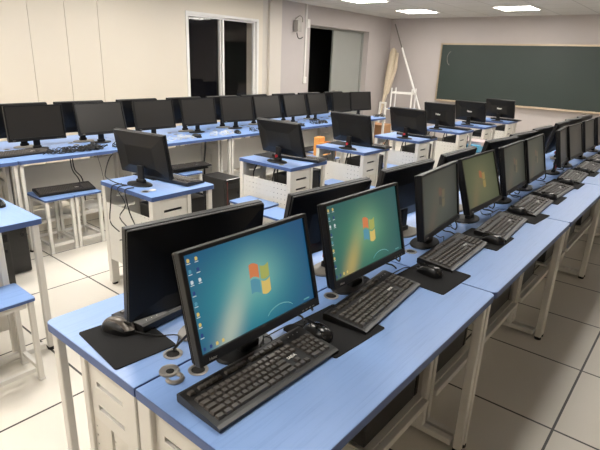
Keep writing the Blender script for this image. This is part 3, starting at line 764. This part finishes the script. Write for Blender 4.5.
for x, y, rz, lab in [
    (-4.01, 1.71, 0, 'nearer of the two blue stools under one keyboard by the cream-wall row'),
    (-4.01, 1.947, 0, 'farther of the two blue stools under one keyboard by the cream-wall row'),
    (-4.03, 3.06, 0, 'blue stool with two stacked keyboards beyond the nearest single-desk monitor'),
    (-3.96, 5.05, .05, 'blue stool with a keyboard next to the orange wooden box'),
    (-3.58, 4.83, 0, 'blue stool carrying the orange wooden box'),
    (-2.385, .67, PI / 2, 'blue stool cut by the picture edge beneath the monitor-less desk'),
    (-2.72, 2.76, 0, 'blue stool in front of the second whole single desk'),
    (-2.335, 2.68, 0, 'blue stool poking out nearer the lit line at the second whole single desk'),
    (-2.62, 3.82, 0, 'blue stool in front of the third whole single desk'),
    (-2.27, 3.86, 0, 'blue stool half hidden by a monitor back at the third whole single desk'),
    (-2.69, 4.96, 0, 'blue stool in front of the fourth whole single desk'),
    (-2.3, 4.98, 0, 'blue stool half hidden beside the fourth whole single desk'),
    (-2.55, 6.93, 0, 'blue stool carrying the cyan and pink flat box')]:
    ST.put((x, y, 0), rz, lab, gs)
KB.put((-4.01, 1.835, .4605), PI / 2 - .1, 'black keyboard lying across two blue stools', 'keyboards on stools').rotation_euler[0] = .12
KB.put((-4.03, 3.1, .4505), PI / 2, 'lower of two black keyboards stacked on a blue stool', 'keyboards on stools')
KB.put((-4.01, 3.12, .4795), PI / 2 - .08, 'upper of two black keyboards stacked on a blue stool', 'keyboards on stools')
KB.put((-3.97, 5.0, .4505), PI / 2, 'black keyboard on the stool next to the orange box', 'keyboards on stools')
# keyboards, pads, mice on the single desks (users sit on the far side)
gk = 'keyboards on the single desks'
MO.put((-2.87, .945, ZT), PI / 2, 'black mouse whose tip shows on the desk cut by the picture edge')
for (x, y, a, l) in [(-2.76, 2.0, PI + .12, 'single desk with hanging cables'), (-2.68, 3.27, PI + .2, 'single desk beyond the floor-standing tower'), (-2.66, 4.36, PI + .08, 'single desk past the orange box'), (-2.68, 5.47, PI, 'single desk before the white upturned stool'), (-2.7, 6.6, PI, 'single desk with the first white-logo monitor'), (-2.7, 7.53, PI, 'single desk with the second white-logo monitor'), (-2.62, 8.54, PI, 'single desk closest to the blackboard')]:
    KB.put((x, y, ZT), a, 'black keyboard beside the monitor on the ' + l, gk)
for (x, y, l) in [(-2.945, 2.0, 'single desk with hanging cables'), (-2.93, 3.2, 'single desk beyond the floor-standing tower'), (-2.93, 4.27, 'single desk past the orange box')]:
    PD.put((x, y, ZT), PI / 2, 'black mouse pad behind the monitor on the ' + l, 'mouse pads on the single desks')
tag(MB().lathe([(.02, 0), (.021, .004), (.012, .007)], 18).build('desk_cap', M['whitep'], None, True), 'small white plastic cap by the keyboard on the single desk with hanging cables', 'cap').location = (-2.6, 1.735, ZT)
strands('monitor_cable', 'black cable looping behind the monitor and desk edge of the nearest whole single desk', [
    [(-2.93, 1.84, .93), (-3.04, 1.74, .92), (-3.02, 1.66, .8), (-2.94, 1.64, .775), (-2.82, 1.66, .76), (-2.74, 1.7, .765)],
    [(-2.86, 1.68, .755), (-2.86, 1.625, .755), (-2.87, 1.61, .73), (-2.88, 1.6, .62), (-2.9, 1.6, .5), (-2.8, 1.6, .46)],
    [(-2.8, 1.68, .755), (-2.8, 1.625, .755), (-2.79, 1.61, .73), (-2.7, 1.6, .66), (-2.78, 1.6, .56), (-2.65, 1.6, .5)],
    [(-2.72, 1.68, .755), (-2.72, 1.625, .755), (-2.71, 1.61, .73), (-2.66, 1.6, .62), (-2.6, 1.6, .52), (-2.7, 1.6, .44), (-2.8, 1.6, .4)]], .004, 'looping cables of the nearest whole single desk')
for i, (y, l) in enumerate([(2.9, 'second'), (3.97, 'third'), (5.1, 'fourth'), (6.24, 'fifth')]):
    strands('monitor_cable', f'black cable hanging behind the {l} whole single desk', [
        [(-2.9, y + .1, .73), (-2.94, y + .08, .64), (-2.93, y + .06, .52), (-2.9, y + .06, .4)],
        [(-2.7, y + .1, .73), (-2.71, y + .07, .62), (-2.69, y + .06, .5)], [(-2.68, y + .1, .73), (-2.66, y + .07, .66), (-2.66, y + .06, .5)]], .006, f'cables behind the {l} whole single desk')
# ------------------------------------------------------------------ towers on the floor
o = TK2((-3.88, 3.29, 0), PI / 2, 'black computer tower standing on the floor between two single desks'); o.scale = (1.25, 1, 1.08)
TK2((-3.8, 1.06, .0), PI / 2, 'black computer tower on the floor nearer the leg of the monitor-less desk')
TK2((-4.06, 1.27, .0), PI / 2, 'black computer tower on the floor deeper beneath the monitor-less desk')

# ------------------------------------------------------------------ boxes and things by the front wall
ob = thing('wooden_box', 'orange wooden desk box with a taller upright end on a blue stool', 'box', (-3.58, 4.85, .45), .1); ob.scale = (1.3, 1.3, 1.75)
MB().box(-.09, -.03, -.05, .05, 0, .13, .003).build('tall_compartment', M['orange'], ob)
MB().box(-.03, .1, -.05, .05, 0, .012, .002).box(-.03, .1, -.05, -.04, .012, .1, .002).box(-.03, .1, .04, .05, .012, .1, .002).box(.09, .1, -.04, .04, .012, .1, .002).build('tray', M['orange'], ob)
pb = thing('flat_box', 'flat printed box, cyan side and pinkish lid, on a blue stool by the monitor backs', 'box', (-2.53, 6.94, .45), 0)
MB().box(-.16, .16, -.19, .19, 0, .09, .003).build('tray', M['cyan'], pb)
MB().box(-.163, .163, -.1, .193, .07, .13, .003).build('lid', M['pink'], pb)
cb = thing('cardboard_box', 'brown cardboard box on the floor at the far end of the cream-wall row', 'box', (-4.3, 7.26, 0), .1)
MB().box(-.19, .19, -.15, .15, 0, .6, .004).build('body', M['carton'], cb)
for s in (-1, 1):
    MB().box(-.19, .19, -.15 if s < 0 else .003, -.003 if s < 0 else .15, .6005, .606, 0, 2).build('flap', M['carton'], cb)
# white stand with an upturned stool on it
wt = thing('white_stand', 'white steel stand near the front wall carrying the upturned stool', 'stand', (-5.03, 9.4, 0))
for sx in (-1, 1):
    for sy in (-1, 1): MB().box(sx * .26 - .015, sx * .26 + .015, sy * .17 - .015, sy * .17 + .015, 0, .655, .002, 1).build('leg', M['white'], wt)
MB().box(-.29, .29, -.2, .2, .655, .675, .003).build('top', M['white'], wt)
MB().box(-.25, .25, -.18, -.16, .12, .15).box(-.25, .25, .16, .18, .12, .15).build('stretcher', M['white'], wt)
us = thing('upturned_stool', 'white stool turned upside down with its legs in the air near the front wall', 'stool', (-5.0, 9.4, .6755), .2); us.scale = (1.25, 1, 1)
MB().box(-.2, .2, -.17, .17, 0, .022, .004).build('seat', M['blue'], us)
for sx in (-1, 1):
    for sy in (-1, 1): MB().box(sx * .17 - .01, sx * .17 + .01, sy * .14 - .01, sy * .14 + .01, .022, .42, .002, 1).build('leg', M['white'], us)
MB().box(-.16, .16, -.15, -.13, .31, .34).box(-.16, .16, .13, .15, .31, .34).box(-.18, -.16, -.13, .13, .31, .34).box(.16, .18, -.13, .13, .31, .34).build('stretcher', M['white'], us)
sp = thing('spare_frame', 'narrow white steel post frame beside the beige cloth bundle', 'stand', (-5.22, 8.98, 0))
for sx in (-1, 1): MB().box(sx * .06 - .015, sx * .06 + .015, -.015, .015, .02, .82, .002, 1).build('post', M['white'], sp)
MB().box(-.06, .06, -.012, .012, .79, .82).build('crossbar', M['white'], sp)
MB().box(-.1, .1, -.12, .12, 0, .02, .003).build('foot', M['white'], sp)
# leaning pole
pl = thing('leaning_pole', 'long pole leaning into the wall corner, grey above and white below', 'pole', (-4.36, 9.55, 0))
a0, a1 = Vector((0, 0, .0)), Vector((-1.3, .42, 2.36)); mid = a0.lerp(a1, .8)
MB().tube([a0, mid], .02, 10, 0).build('lower_tube', M['white'], pl, True)
MB().tube([mid, a1], .013, 10, 0).build('upper_tube', M['grey'], pl, True)
# wrapped bundle
wb = thing('cloth_bundle', 'tall beige cloth bundle on a stick leaning beside the wall corner', 'bundle', (-5.52, 9.2, 0))
V_ = Vector
MB().tube([V_((0, 0, 0)), V_((-.02, .25, .55)), V_((-.04, .5, 1.1))], .028, 8, 3).build('stick', M['wrap'], wb, True)
MB().tube([V_((-.01, .3, .66)), V_((-.03, .42, .95)), V_((-.07, .56, 1.3)), V_((-.1, .68, 1.6)), V_((-.12, .76, 1.8)), V_((-.1, .8, 1.86))], [.025, .045, .06, .07, .075, .075, .075, .07, .055, .02], 9, 4).build('cloth', M['wrap'], wb, True)
MB().tube([V_((-.02, .76, 1.78)), V_((.02, .66, 1.5)), V_((.02, .52, 1.2)), V_((-.0, .4, .92))], [.03, .045, .045, .02], 8, 4).build('loose_fold', M['wrap'], wb, True)

# ------------------------------------------------------------------ world, exposure
w = bpy.data.worlds.new('night'); SC.world = w; w.use_nodes = True
w.node_tree.nodes['Background'].inputs[0].default_value = (.004, .004, .005, 1)
SC.view_settings.view_transform = 'Standard'; SC.view_settings.look = 'None'; SC.view_settings.gamma = 1
SC.view_settings.use_curve_mapping = False; SC.view_settings.exposure = .06
SC.cycles.use_denoising = True; SC.cycles.max_bounces = 8; SC.cycles.sample_clamp_indirect = 6
